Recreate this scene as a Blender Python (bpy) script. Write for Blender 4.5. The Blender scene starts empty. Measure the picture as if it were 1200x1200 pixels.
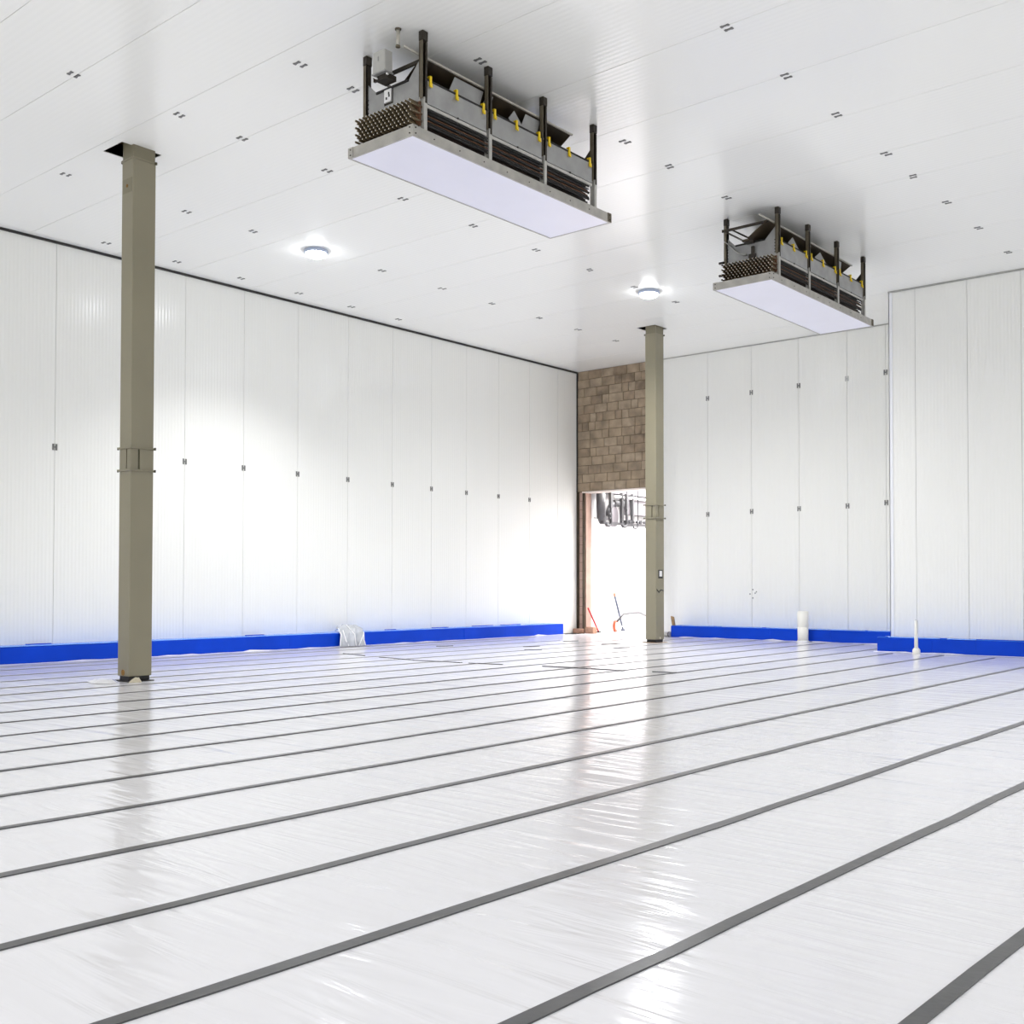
import bpy, bmesh, math, random
from mathutils import Vector, Matrix
R = random.Random(7)
C = bpy.context.scene.collection
sc = bpy.context.scene

# ------------------------------------------------------------------ camera
cam_d = bpy.data.cameras.new('camera'); cam = bpy.data.objects.new('camera', cam_d); C.objects.link(cam)
fw = Vector((-0.64611163, 0.76293672, 0.0216178))
rt = Vector((0.76313344, 0.6462395, 0.00136651))
up = Vector((0.01292772, -0.01738018, 0.99976537))
cam.matrix_world = Matrix(((rt.x, up.x, -fw.x, 0), (rt.y, up.y, -fw.y, 0), (rt.z, up.z, -fw.z, 1.2), (0, 0, 0, 1)))
cam_d.sensor_width = 36; cam_d.lens = 1269.952 / 1200 * 36
cam_d.shift_y = (658.986 - 600) / 1200
cam_d.clip_end = 200
sc.camera = cam

# ------------------------------------------------------------------ world, exposure
w = bpy.data.worlds.new('world'); sc.world = w; w.use_nodes = True
w.node_tree.nodes['Background'].inputs[0].default_value = (0.8, 0.9, 1, 1)
w.node_tree.nodes['Background'].inputs[1].default_value = 0.6
sc.view_settings.view_transform = 'Standard'; sc.view_settings.look = 'None'
sc.view_settings.gamma = 1; sc.view_settings.use_curve_mapping = False
sc.view_settings.exposure = -1.28
sc.cycles.max_bounces = 12; sc.cycles.diffuse_bounces = 9; sc.cycles.glossy_bounces = 4
sc.cycles.sample_clamp_indirect = 6.0; sc.cycles.blur_glossy = 0.3
sc.cycles.caustics_reflective = False; sc.cycles.caustics_refractive = False

XL, YB, YR, XR, ZC = -16.733, 22.35, 19.947, -7.65, 6.709      # left wall, back wall, projecting block, its corner, ceiling
XE, YN = 4.5, -5.0                                            # the hall's unseen right and near ends
LAMP = (0.985, 0.99, 1.0)

def area(name, loc, rot, sx, sy, watt, col=(1, 1, 1)):
    l = bpy.data.lights.new(name, 'AREA'); l.shape = 'RECTANGLE'; l.size = sx; l.size_y = sy; l.energy = watt; l.color = col
    o = bpy.data.objects.new(name, l); C.objects.link(o); o.location = loc; o.rotation_euler = rot; return o
# added area lights: fill behind the camera, unseen source brightening the corridor
area('near_end_fill', (-5.5, YN + 0.1, 2.6), (math.radians(90), 0, 0), 15, 4.6, 1100, (1.0, 0.985, 0.95))
area('unseen_corridor_light', (-15.1, 26.2, 4.66), (0, 0, 0), 2.3, 6.6, 2600, (1.0, 0.98, 0.97))

# ------------------------------------------------------------------ materials
def mat(name, col, rough=0.5, metal=0.0, var=0.0, vscale=4.0, spec=0.5, bump=0.0, bscale=30.0, coat=0.0):
    m = bpy.data.materials.new(name); m.use_nodes = True; nt = m.node_tree; b = nt.nodes['Principled BSDF']
    b.inputs['Base Color'].default_value = (*col, 1); b.inputs['Roughness'].default_value = rough
    b.inputs['Metallic'].default_value = metal; b.inputs['Specular IOR Level'].default_value = spec
    b.inputs['Coat Weight'].default_value = coat; b.inputs['Coat Roughness'].default_value = 0.1
    g = nt.nodes.new('ShaderNodeNewGeometry')
    n = nt.nodes.new('ShaderNodeTexNoise'); n.inputs['Scale'].default_value = vscale; n.inputs['Detail'].default_value = 5
    nt.links.new(g.outputs['Position'], n.inputs['Vector'])
    if var:
        mx = nt.nodes.new('ShaderNodeMix'); mx.data_type = 'RGBA'
        mx.inputs['A'].default_value = (*[c * (1 - var) for c in col], 1); mx.inputs['B'].default_value = (*[min(1, c * (1 + var)) for c in col], 1)
        cr = nt.nodes.new('ShaderNodeMapRange'); cr.inputs['From Min'].default_value = 0.3; cr.inputs['From Max'].default_value = 0.7
        nt.links.new(n.outputs['Fac'], cr.inputs['Value']); nt.links.new(cr.outputs['Result'], mx.inputs['Factor'])
        nt.links.new(mx.outputs['Result'], b.inputs['Base Color'])
    if bump:
        n2 = nt.nodes.new('ShaderNodeTexNoise'); n2.inputs['Scale'].default_value = bscale; n2.inputs['Detail'].default_value = 4
        nt.links.new(g.outputs['Position'], n2.inputs['Vector'])
        bp = nt.nodes.new('ShaderNodeBump'); bp.inputs['Strength'].default_value = 1; bp.inputs['Distance'].default_value = bump
        nt.links.new(n2.outputs['Fac'], bp.inputs['Height']); nt.links.new(bp.outputs['Normal'], b.inputs['Normal'])
    return m

def ribbed(name, col, axis, pitch, slope, rough, wave=0.0006, glaze=0.5):
    """enamelled sandwich panel steel: fine V ribs that run across `axis`"""
    m = mat(name, col, rough, spec=glaze); nt = m.node_tree; b = nt.nodes['Principled BSDF']
    g = [n for n in nt.nodes if n.type == 'NEW_GEOMETRY'][0]
    s = nt.nodes.new('ShaderNodeSeparateXYZ'); nt.links.new(g.outputs['Position'], s.inputs[0])
    pp = nt.nodes.new('ShaderNodeMath'); pp.operation = 'PINGPONG'; pp.inputs[1].default_value = pitch / 2
    nt.links.new(s.outputs[axis], pp.inputs[0])
    mu = nt.nodes.new('ShaderNodeMath'); mu.operation = 'MULTIPLY'; mu.inputs[1].default_value = slope
    nt.links.new(pp.outputs[0], mu.inputs[0])
    n = nt.nodes.new('ShaderNodeTexNoise'); n.inputs['Scale'].default_value = 1.3; n.inputs['Detail'].default_value = 2
    nt.links.new(g.outputs['Position'], n.inputs['Vector'])
    ma = nt.nodes.new('ShaderNodeMath'); ma.operation = 'MULTIPLY_ADD'; ma.inputs[1].default_value = wave
    nt.links.new(n.outputs['Fac'], ma.inputs[0]); nt.links.new(mu.outputs[0], ma.inputs[2])
    bp = nt.nodes.new('ShaderNodeBump'); bp.inputs['Strength'].default_value = 1; bp.inputs['Distance'].default_value = 1
    nt.links.new(ma.outputs[0], bp.inputs['Height']); nt.links.new(bp.outputs['Normal'], b.inputs['Normal'])
    return m

def foil_mat():
    m = mat('white_foil', (0.815, 0.81, 0.85), 0.13, spec=0.34); nt = m.node_tree; b = nt.nodes['Principled BSDF']
    g = [n for n in nt.nodes if n.type == 'NEW_GEOMETRY'][0]
    mp = nt.nodes.new('ShaderNodeMapping'); mp.inputs['Scale'].default_value = (0.9, 7.0, 1); mp.inputs['Rotation'].default_value = (0, 0, 0.12)
    nt.links.new(g.outputs['Position'], mp.inputs['Vector'])
    n1 = nt.nodes.new('ShaderNodeTexNoise'); n1.inputs['Scale'].default_value = 1.0; n1.inputs['Detail'].default_value = 3; n1.inputs['Distortion'].default_value = 0.8
    nt.links.new(mp.outputs[0], n1.inputs['Vector'])
    rg = nt.nodes.new('ShaderNodeTexNoise'); rg.noise_type = 'RIDGED_MULTIFRACTAL'; rg.inputs['Scale'].default_value = 1.5; rg.inputs['Detail'].default_value = 2
    mp2 = nt.nodes.new('ShaderNodeMapping'); mp2.inputs['Scale'].default_value = (0.8, 9.0, 1); mp2.inputs['Rotation'].default_value = (0, 0, -0.2)
    nt.links.new(g.outputs['Position'], mp2.inputs['Vector']); nt.links.new(mp2.outputs[0], rg.inputs['Vector'])
    a = nt.nodes.new('ShaderNodeMath'); a.operation = 'MULTIPLY'; a.inputs[1].default_value = 0.0105; nt.links.new(n1.outputs['Fac'], a.inputs[0])
    c = nt.nodes.new('ShaderNodeMath'); c.operation = 'MULTIPLY_ADD'; c.inputs[1].default_value = 0.0034
    mk = nt.nodes.new('ShaderNodeTexNoise'); mk.inputs['Scale'].default_value = 0.7; mk.inputs['Detail'].default_value = 1
    nt.links.new(g.outputs['Position'], mk.inputs['Vector'])
    mr = nt.nodes.new('ShaderNodeMapRange'); mr.interpolation_type = 'SMOOTHSTEP'; mr.inputs['From Min'].default_value = 0.42; mr.inputs['From Max'].default_value = 0.68
    nt.links.new(mk.outputs['Fac'], mr.inputs['Value'])
    mm = nt.nodes.new('ShaderNodeMath'); mm.operation = 'MULTIPLY'; nt.links.new(mr.outputs['Result'], mm.inputs[0]); nt.links.new(rg.outputs['Fac'], mm.inputs[1])
    nt.links.new(mm.outputs[0], c.inputs[0]); nt.links.new(a.outputs[0], c.inputs[2])
    bp = nt.nodes.new('ShaderNodeBump'); bp.inputs['Strength'].default_value = 1; bp.inputs['Distance'].default_value = 1
    nt.links.new(c.outputs[0], bp.inputs['Height']); nt.links.new(bp.outputs['Normal'], b.inputs['Normal'])
    return m

def emis(name, col, k):
    m = bpy.data.materials.new(name); m.use_nodes = True; b = m.node_tree.nodes['Principled BSDF']
    b.inputs['Base Color'].default_value = (0.9, 0.9, 0.9, 1); b.inputs['Emission Color'].default_value = (*col, 1); b.inputs['Emission Strength'].default_value = k
    return m

WALLC = (0.82, 0.82, 0.785)
M = dict(
    panel_y=ribbed('enamel_panel_left', WALLC, 1, 0.062, 0.10, 0.2),
    panel_x=ribbed('enamel_panel_back', WALLC, 0, 0.062, 0.10, 0.2),
    ceil=ribbed('enamel_panel_ceiling', (0.88, 0.88, 0.845), 1, 0.075, 0.022, 0.16, 0.0005),
    backing=mat('joint_foam', (0.33, 0.33, 0.31), 0.9),
    joint=mat('dark_gap_strip', (0.025, 0.024, 0.022), 0.7),
    white=mat('white_flashing', (0.82, 0.83, 0.86), 0.25),
    galv=mat('galvanised_trim', (0.42, 0.42, 0.40), 0.45, 0.6, 0.1, 9),
    foil=foil_mat(),
    tape=mat('grey_tape', (0.068, 0.068, 0.072), 0.3, 0, 0.12, 3, bump=0.002, bscale=9),
    tape_thin=mat('grey_tape_old', (0.19, 0.185, 0.175), 0.5, 0, 0.1, 3),
    slab=mat('concrete_slab', (0.45, 0.44, 0.42), 0.9, 0, 0.15, 2),
    blue_lit=mat('blue_foil_lit_top', (0.03, 0.22, 0.85), 0.2, 0, 0.05, 1.5, spec=0.5),
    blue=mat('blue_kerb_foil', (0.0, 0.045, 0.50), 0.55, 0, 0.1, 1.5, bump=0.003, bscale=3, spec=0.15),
    col=mat('olive_grey_paint', (0.24, 0.217, 0.148), 0.42, 0, 0.05, 1.2),
    col2=mat('olive_grey_paint_patch', (0.195, 0.175, 0.115), 0.5, 0, 0.05, 5),
    groove=mat('dark_groove_paint', (0.06, 0.055, 0.03), 0.6),  # dark olive of the joint core and bolts
    void=mat('black_steel', (0.012, 0.010, 0.009), 0.5, 0, 0.3, 9),
    rust=mat('rusty_spot', (0.22, 0.11, 0.02), 0.8, 0, 0.3, 30),
    tan=mat('tan_paper', (0.55, 0.50, 0.38), 0.8, 0, 0.1, 20),
    block=mat('concrete_block', (0.295, 0.227, 0.155), 0.95, 0, 0.32, 3.5, bump=0.012, bscale=40),
    block2=mat('concrete_block_pale', (0.325, 0.255, 0.178), 0.95, 0, 0.28, 5, bump=0.012, bscale=40),
    block3=mat('concrete_block_dark', (0.25, 0.188, 0.128), 0.95, 0, 0.35, 4, bump=0.012, bscale=40),
    mortar=mat('mortar', (0.15, 0.108, 0.068), 1.0, 0, 0.3, 6),
    pink=mat('pink_plaster', (0.40, 0.27, 0.22), 0.8, 0, 0.12, 4),
    plaster=mat('white_plaster', (0.85, 0.84, 0.84), 0.7),
    pinkedge=mat('pale_lintel', (0.75, 0.66, 0.6), 0.6),
    steel=mat('grey_steel_sheet', (0.33, 0.33, 0.325), 0.42, 0.35, 0.12, 6),
    frame=mat('tray_frame_steel', (0.40, 0.385, 0.35), 0.45, 0.3, 0.15, 7),
    foot=mat('galvanised_foot', (0.47, 0.46, 0.43), 0.4, 0.4, 0.1, 9),
    bronze=mat('dark_steel_and_shade', (0.024, 0.018, 0.011), 0.5, 0.2, 0.35, 6),
    flange=mat('brown_flange', (0.125, 0.105, 0.07), 0.5, 0.2, 0.2, 8),
    hood=mat('brown_hood_sheet', (0.045, 0.032, 0.018), 0.4, 0.4, 0.5, 3),
    lip=mat('hood_lip', (0.42, 0.40, 0.35), 0.5, 0.2, 0.1, 8),
    black=mat('fin_black', (0.010, 0.009, 0.008), 0.7),
    tube=mat('rusty_tube', (0.018, 0.009, 0.005), 0.55, 0.3, 0.4, 12),
    rail=mat('rusty_rail', (0.11, 0.045, 0.018), 0.6, 0.2, 0.4, 12),
    tubeend=mat('tube_end_brown', (0.15, 0.115, 0.065), 0.45, 0.3, 0.2, 20),
    tip=mat('tube_tip_bright', (0.62, 0.60, 0.54), 0.3, 0.4),
    tray=mat('lavender_tray_sheet', (0.79, 0.785, 0.88), 0.28, 0, 0.02, 1.5),
    yellow=mat('yellow_plastic', (0.85, 0.60, 0.01), 0.4),
    box=mat('grey_cast_box', (0.45, 0.445, 0.42), 0.5, 0.2, 0.06, 8),
    label=mat('white_plate', (0.8, 0.8, 0.8), 0.4),
    blackp=mat('black_plastic', (0.02, 0.02, 0.02), 0.4),
    pvc=mat('white_pvc', (0.80, 0.79, 0.74), 0.3, 0, 0.03, 4),
    dark=mat('dark_opening', (0.03, 0.03, 0.03), 0.8),
    fast=mat('fastener_grey', (0.16, 0.16, 0.155), 0.5, 0.2),
    fast2=mat('fastener_pale', (0.45, 0.45, 0.44), 0.5),
    plastic=mat('grey_plastic_sack', (0.50, 0.52, 0.56), 0.22, 0, 0.15, 6, bump=0.03, bscale=7, coat=0.4),
    sackhem=mat('white_hem', (0.85, 0.85, 0.86), 0.3),
    wood=mat('worn_wood', (0.30, 0.19, 0.09), 0.8, 0, 0.3, 15),
    timber=mat('pale_timber', (0.36, 0.20, 0.13), 0.8, 0, 0.2, 10),
    red=mat('red_handle', (0.45, 0.008, 0.012), 0.4),
    greyh=mat('blue_grey_handle', (0.07, 0.085, 0.13), 0.4),
    orange=mat('orange_wheel', (0.40, 0.07, 0.02), 0.5),
    hookm=mat('hook_steel', (0.045, 0.045, 0.05), 0.45, 0.2, 0.2, 12),
    duct=mat('duct_grey', (0.10, 0.10, 0.105), 0.45, 0.2, 0.1, 6),
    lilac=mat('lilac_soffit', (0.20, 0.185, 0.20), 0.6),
    lampbase=mat('lamp_base', (0.42, 0.48, 0.62), 0.4),
    dome=emis('lamp_dome', (0.93, 0.96, 1.0), 140.0),
)

# ------------------------------------------------------------------ helpers
class MB:
    def __init__(s): s.v = []; s.f = []; s.sm = []
    def add(s, vs, fs, sm=False):
        k = len(s.v); s.v += [tuple(v) for v in vs]; s.f += [tuple(i + k for i in f) for f in fs]; s.sm += [sm] * len(fs); return s
    def box(s, x0, x1, y0, y1, z0, z1):
        return s.add([(x, y, z) for z in (z0, z1) for y in (y0, y1) for x in (x0, x1)],
                     [(0, 2, 3, 1), (4, 5, 7, 6), (0, 1, 5, 4), (2, 6, 7, 3), (0, 4, 6, 2), (1, 3, 7, 5)])
    def cbox(s, x0, x1, y0, y1, z0, z1, c):
        """box with chamfered edges on the plan and rims"""
        ring = lambda a, z: [(x0 + a, y0, z), (x1 - a, y0, z), (x1, y0 + a, z), (x1, y1 - a, z), (x1 - a, y1, z), (x0 + a, y1, z), (x0, y1 - a, z), (x0, y0 + a, z)]
        def inr(z): return [(x0 + c * 1.4, y0 + c, z), (x1 - c * 1.4, y0 + c, z), (x1 - c, y0 + c * 1.4, z), (x1 - c, y1 - c * 1.4, z), (x1 - c * 1.4, y1 - c, z), (x0 + c * 1.4, y1 - c, z), (x0 + c, y1 - c * 1.4, z), (x0 + c, y0 + c * 1.4, z)]
        vs = inr(z0) + ring(c, z0 + c) + ring(c, z1 - c) + inr(z1)
        fs = [tuple(range(7, -1, -1)), tuple(range(24, 32))]
        for r in range(3):
            for i in range(8): fs.append((r * 8 + i, r * 8 + (i + 1) % 8, r * 8 + 8 + (i + 1) % 8, r * 8 + 8 + i))
        return s.add(vs, fs)
    def tube(s, pts, r, n=8, caps=True):
        pts = [Vector(p) for p in pts]; rs = r if isinstance(r, (list, tuple)) else [r] * len(pts)
        vs = []; prev = None
        for i, p in enumerate(pts):
            d = (pts[min(i + 1, len(pts) - 1)] - pts[max(i - 1, 0)]).normalized()
            a = prev if prev is not None else (Vector((0, 0, 1)) if abs(d.z) < 0.9 else Vector((1, 0, 0)))
            u = (a - d * a.dot(d)).normalized(); v = d.cross(u); prev = u
            for k in range(n):
                t = 2 * math.pi * k / n; vs.append(p + (u * math.cos(t) + v * math.sin(t)) * rs[i])
        fs = []
        for i in range(len(pts) - 1):
            for k in range(n): fs.append((i * n + k, i * n + (k + 1) % n, (i + 1) * n + (k + 1) % n, (i + 1) * n + k))
        s.add(vs, fs, True)
        if caps:
            k = len(s.v) - len(vs)
            s.f.append(tuple(k + i for i in range(n - 1, -1, -1))); s.sm.append(False)
            s.f.append(tuple(k + (len(pts) - 1) * n + i for i in range(n))); s.sm.append(False)
        return s
    def lathe(s, prof, cx, cy, n=24, sm=True):
        vs = []; m_ = len(prof)
        for r, z in prof:
            for k in range(n): t = 2 * math.pi * k / n; vs.append((cx + r * math.cos(t), cy + r * math.sin(t), z))
        fs = [(i * n + k, i * n + (k + 1) % n, (i + 1) * n + (k + 1) % n, (i + 1) * n + k) for i in range(m_ - 1) for k in range(n)]
        return s.add(vs, fs, sm)
    def prism(s, poly, ax, a, b):
        """extrude a 2D polygon along axis ax from a to b (poly in the other two axes, in order)"""
        def P(u, v, t): return {0: (t, u, v), 1: (u, t, v), 2: (u, v, t)}[ax]
        n = len(poly); vs = [P(u, v, a) for u, v in poly] + [P(u, v, b) for u, v in poly]
        fs = [tuple(range(n - 1, -1, -1)), tuple(range(n, 2 * n))] + [(i, (i + 1) % n, n + (i + 1) % n, n + i) for i in range(n)]
        return s.add(vs, fs)
    def build(s, name, m, parent=None, loc=None):
        me = bpy.data.meshes.new(name); me.from_pydata([tuple(v) for v in s.v], [], s.f)
        me.polygons.foreach_set('use_smooth', s.sm); me.materials.append(m)
        bm = bmesh.new(); bm.from_mesh(me); bmesh.ops.recalc_face_normals(bm, faces=bm.faces); bm.to_mesh(me); bm.free(); me.update()
        o = bpy.data.objects.new(name, me); C.objects.link(o)
        if loc is not None:
            me.transform(Matrix.Translation(-Vector(loc))); o.location = loc
        if parent is not None:
            o.parent = parent
            o.matrix_parent_inverse = Matrix.Translation(parent.location).inverted()
        return o

def tag(o, label, cat, group=None):
    o['label'] = label; o['category'] = cat
    if group: o['group'] = group
    return o
def thing(name, loc, label, cat, group=None):
    o = bpy.data.objects.new(name, None); C.objects.link(o); o.location = loc; o.empty_display_size = 0.1
    return tag(o, label, cat, group)
def struct(o): o['kind'] = 'structure'; return o
def clone(o, dx, dy, dz, parent):
    c = o.copy(); C.objects.link(c); c.parent = parent; c.matrix_parent_inverse = o.matrix_parent_inverse.copy()
    c.location = Vector(o.location) + Vector((dx, dy, dz)); return c

# ------------------------------------------------------------------ floor
TAPES = [  # (x, y) along each tape
    [(-1.13, -1.5), (-1.10, 2.99), (-1.08, 4.0), (-1.07, 19.3)],
    [(-1.93, -1.5), (-1.93, 2.29), (-1.91, 3.13), (-1.88, 6.95), (-1.88, 19.3)],
    [(-2.79, -1.5), (-2.78, 1.57), (-2.77, 2.4), (-2.74, 4.5), (-2.74, 10.22), (-2.74, 19.3)],
    [(-3.62, -1.5), (-3.62, 1.66), (-3.61, 3.13), (-3.65, 6.02), (-3.64, 13.55), (-3.66, 19.3)],
    [(-4.50, -1.5), (-4.51, 2.07), (-4.51, 3.9), (-4.55, 7.47), (-4.61, 17.22), (-4.62, 19.3)],
    [(-5.38, -1.5), (-5.38, 2.46), (-5.36, 4.63), (-5.42, 8.91), (-5.6, 19.14)],
    [(-6.20, -1.5), (-6.21, 2.84), (-6.20, 5.35), (-6.32, 10.38), (-6.47, 19.2)],
    [(-7.04, -1.5), (-7.05, 3.22), (-7.04, 6.08), (-7.22, 11.87), (-7.36, 19.2)],
    [(-7.83, -1.5), (-7.83, 3.58), (-7.87, 6.8), (-8.10, 21.7)],
    [(-8.67, -1.5), (-8.67, 3.96), (-8.68, 7.5), (-8.90, 21.7)],
    [(-9.50, -1.5), (-9.50, 4.33), (-9.47, 8.16), (-9.74, 21.7)],
    [(-10.27, -1.5), (-10.27, 4.68), (-10.30, 8.9), (-10.55, 21.7)]]
for k, x in enumerate([-11.08, -11.88, -12.68, -13.50, -14.36, -15.27, -15.85]):
    TAPES.append([(x, -1.5), (x, 6), (x - 0.12, 13), (x - 0.25, 21.0 if k > 2 else 21.7)])
def tx(t, y):
    for (x0, y0), (x1, y1) in zip(t, t[1:]):
        if y <= y1: return x0 + (x1 - x0) * (y - y0) / (y1 - y0)
    return t[-1][0]
floor = struct(MB().box(-22, XE, YN, 34, -0.30, -0.05).build('floor', M['slab']))
# membrane sheets laid between the tapes, side by side over the whole hall
def sheet(fa, fb, y0, y1, seed):
    rr = random.Random(seed); mb = MB(); n = 40; vs = []
    for i in range(n + 1):
        y = y0 + (y1 - y0) * i / n; a, b = fa(y), fb(y)
        for j in range(5):
            t = j / 4; z = 0.0 if j in (0, 4) else 0.003 * math.sin(i * 1.7 + seed) * math.sin(t * math.pi) + rr.uniform(0, 0.003)
            vs.append((a + (b - a) * t, y, z))
    top_ = list(vs)
    fs = [(i * 5 + j, i * 5 + j + 1, (i + 1) * 5 + j + 1, (i + 1) * 5 + j) for i in range(n) for j in range(4)]
    rim = [j for j in range(5)] + [i * 5 + 4 for i in range(1, n + 1)] + [n * 5 + j for j in range(3, -1, -1)] + [i * 5 for i in range(n - 1, 0, -1)]
    mb.add(vs, fs, True)
    q = len(rim); mb.add([top_[i] for i in rim] + [(top_[i][0], top_[i][1], -0.045) for i in rim], [(i, (i + 1) % q, q + (i + 1) % q, q + i) for i in range(q)])
    return mb
edges = [(lambda y, x=x: x) for x in (3.9, 3.0, 2.2, 1.4, 0.55, -0.28)] + [(lambda y, t=t: tx(t, y)) for t in TAPES] + [lambda y: -16.27]
edges = [lambda y: XE] + edges
for i in range(len(edges) - 1):
    xm = edges[i](18)
    top = 19.46 if edges[i + 1](18) > -7.75 else (21.86 if edges[i + 1](18) > -13.5 else 22.35)
    sheet(edges[i + 1], edges[i], YN, top, i + 1).build('membrane_sheet', M['foil'], floor)
# seam tape
def ribbon(pts, wd, z=0.0015):
    mb = MB(); vs = []
    for i, (x, y) in enumerate(pts):
        a = Vector(pts[max(i - 1, 0)]); b = Vector(pts[min(i + 1, len(pts) - 1)]); d = (b - a).normalized(); nrm = Vector((-d.y, d.x))
        w_ = wd / 2 * (1 + R.uniform(-0.10, 0.10))
        for s_ in (-1, 1): vs += [(x + nrm.x * w_ * s_, y + nrm.y * w_ * s_, z + 0.0045), ]
    n = len(pts); vs += [(x, y, -0.002) for x, y, _ in vs]
    fs = [(2 * i, 2 * i + 2, 2 * i + 3, 2 * i + 1) for i in range(n - 1)] + [(2 * i, 2 * n + 2 * i, 2 * n + 2 * i + 2, 2 * i + 2) for i in range(n - 1)] + [(2 * i + 1, 2 * i + 3, 2 * n + 2 * i + 3, 2 * n + 2 * i + 1) for i in range(n - 1)]
    fs += [(0, 1, 2 * n + 1, 2 * n), (2 * n - 2, 4 * n - 2, 4 * n - 1, 2 * n - 1)]
    return mb.add(vs, fs)
for i, t in enumerate(TAPES):
    y = t[0][1]; pts = []
    y1 = t[-1][1]
    if i > 14: y1 -= R.uniform(0, 2.5)
    while y < y1:
        pts.append((tx(t, y) + R.uniform(-0.007, 0.007), y)); y += R.uniform(0.4, 0.8)
    pts.append((tx(t, y1), y1))
    ribbon(pts, 0.06 if i < 5 else (0.05 if i < 8 else (0.04 if i < 12 else 0.034))).build('seam_tape', M['tape'] if i < 12 else M['tape_thin'], floor)
# cross seam, its tape in pieces
for a, b, wd in [((-14.6, 12.66), (-13.9, 12.52), .03), ((-13.4, 12.42), (-12.5, 12.28), .05), ((-12.45, 12.27), (-11.5, 12.36), .06), ((-11.35, 12.38), (-10.75, 12.47), .035),
                 ((-10.1, 12.66), (-9.3, 12.72), .10), ((-9.25, 12.72), (-8.7, 12.72), .06), ((-8.3, 12.85), (-7.95, 12.88), .05)]:
    ribbon([a, ((a[0] + b[0]) / 2, (a[1] + b[1]) / 2 + 0.02), b], wd, 0.006).build('cross_seam_tape', M['tape'], floor)
# loose scraps of tape near the doorway
for x, y in [(-15.0, 15.4), (-12.9, 15.6), (-14.3, 18.6), (-13.0, 18.2), (-12.0, 17.2), (-13.6, 16.4)]:
    ribbon([(x, y), (x + 0.10, y + 0.12), (x + 0.16, y + 0.3)], 0.05, 0.008).build('tape_scrap', M['tape'], floor)
# corridor floor
MB().box(-16.5, -10.5, 22.36, 33.5, -0.05, 0.0).build('corridor_slab', M['plaster'], floor)

# ------------------------------------------------------------------ ceiling
ceiling = struct(MB().box(XL - .4, XE + .4, YN - .3, YB + .4, ZC + 0.62, ZC + 0.7).build('ceiling', M['backing']))
HOLES = [(-12.79, -12.33, 7.05, 7.60), (-12.86, -12.40, 19.30, 19.80)]
YS = [YN, -3.8, -2.6, -1.4, -0.2, 1.0, 2.2, 3.45, 4.77, 5.80, 6.92, 7.97, 9.40, 10.72, 12.12, 13.45, 14.50, 15.80, 17.23, 18.80, 19.95, 21.2, YB + 0.2]
for a, b in zip(YS, YS[1:]):
    hs = [h for h in HOLES if h[2] > a and h[3] < b]
    g = 0.003; mb = MB()
    if not hs: mb.box(XL - .2, XE + .2, a + g, b - g, ZC, ZC + 0.16)
    for x0, x1, y0, y1 in hs:
        mb.box(XL - .2, x0, a + g, b - g, ZC, ZC + 0.16); mb.box(x1, XE + .2, a + g, b - g, ZC, ZC + 0.16)
        mb.box(x0, x1, a + g, y0, ZC, ZC + 0.16); mb.box(x0, x1, y1, b - g, ZC, ZC + 0.16)
    mb.build('ceiling_panel', M['ceil'], ceiling)
MB().box(XL - .2, XE + .2, YN, YB + .2, ZC + 0.02, ZC + 0.03).build('joint_backing', M['backing'], ceiling) if False else None
for x0, x1, y0, y1 in HOLES:   # rusty brown sleeve up through the insulation
    mb = MB(); mb.box(x0 - .01, x0, y0, y1, ZC + .01, ZC + .6); mb.box(x1, x1 + .01, y0, y1, ZC + .01, ZC + .6)
    mb.box(x0, x1, y0 - .01, y0, ZC + .01, ZC + .6); mb.box(x0, x1, y1, y1 + .01, ZC + .01, ZC + .6)
    mb.build('opening_sleeve', M['hood'], ceiling)
# fastener pads, one each side of a seam
pad = None
for row, ys in {-5.22: (9.43, 10.75, 12.02, 13.52, 14.5, 15.8, 17.25, 18.82), -11.1: (5.77, 7.07, 7.95, 9.3, 10.68, 12.18, 13.73, 15.2, 16.6, 18.0),
                -13.9: (7.13, 9.0, 10.17, 11.5, 12.9, 14.4, 15.8, 17.28, 18.6, 20.0), -9.04: (7.2, 7.95), -7.55: (8.37, 11.07, 12.1, 13.6), -16.2: (9.0, 10.3, 11.6, 12.9, 14.2, 15.5)}.items():
    for y in ys:
        for d in (-0.042, 0.042):
            x = row + R.uniform(-0.02, 0.02)
            if pad is None:
                mb = MB(); mb.box(-0.030, 0.030, -0.011, 0.011, -0.008, 0.004); mb.box(-0.045, -0.022, -0.017, 0.017, -0.009, 0.004); mb.box(0.022, 0.045, -0.017, 0.017, -0.009, 0.004)
                pad = mb.build('fastener_pad', M['fast'], ceiling); pad.location = (x, y + d, ZC)
            else:
                q = clone(pad, 0, 0, 0, ceiling); q.location = (x, y + d, ZC)

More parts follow.
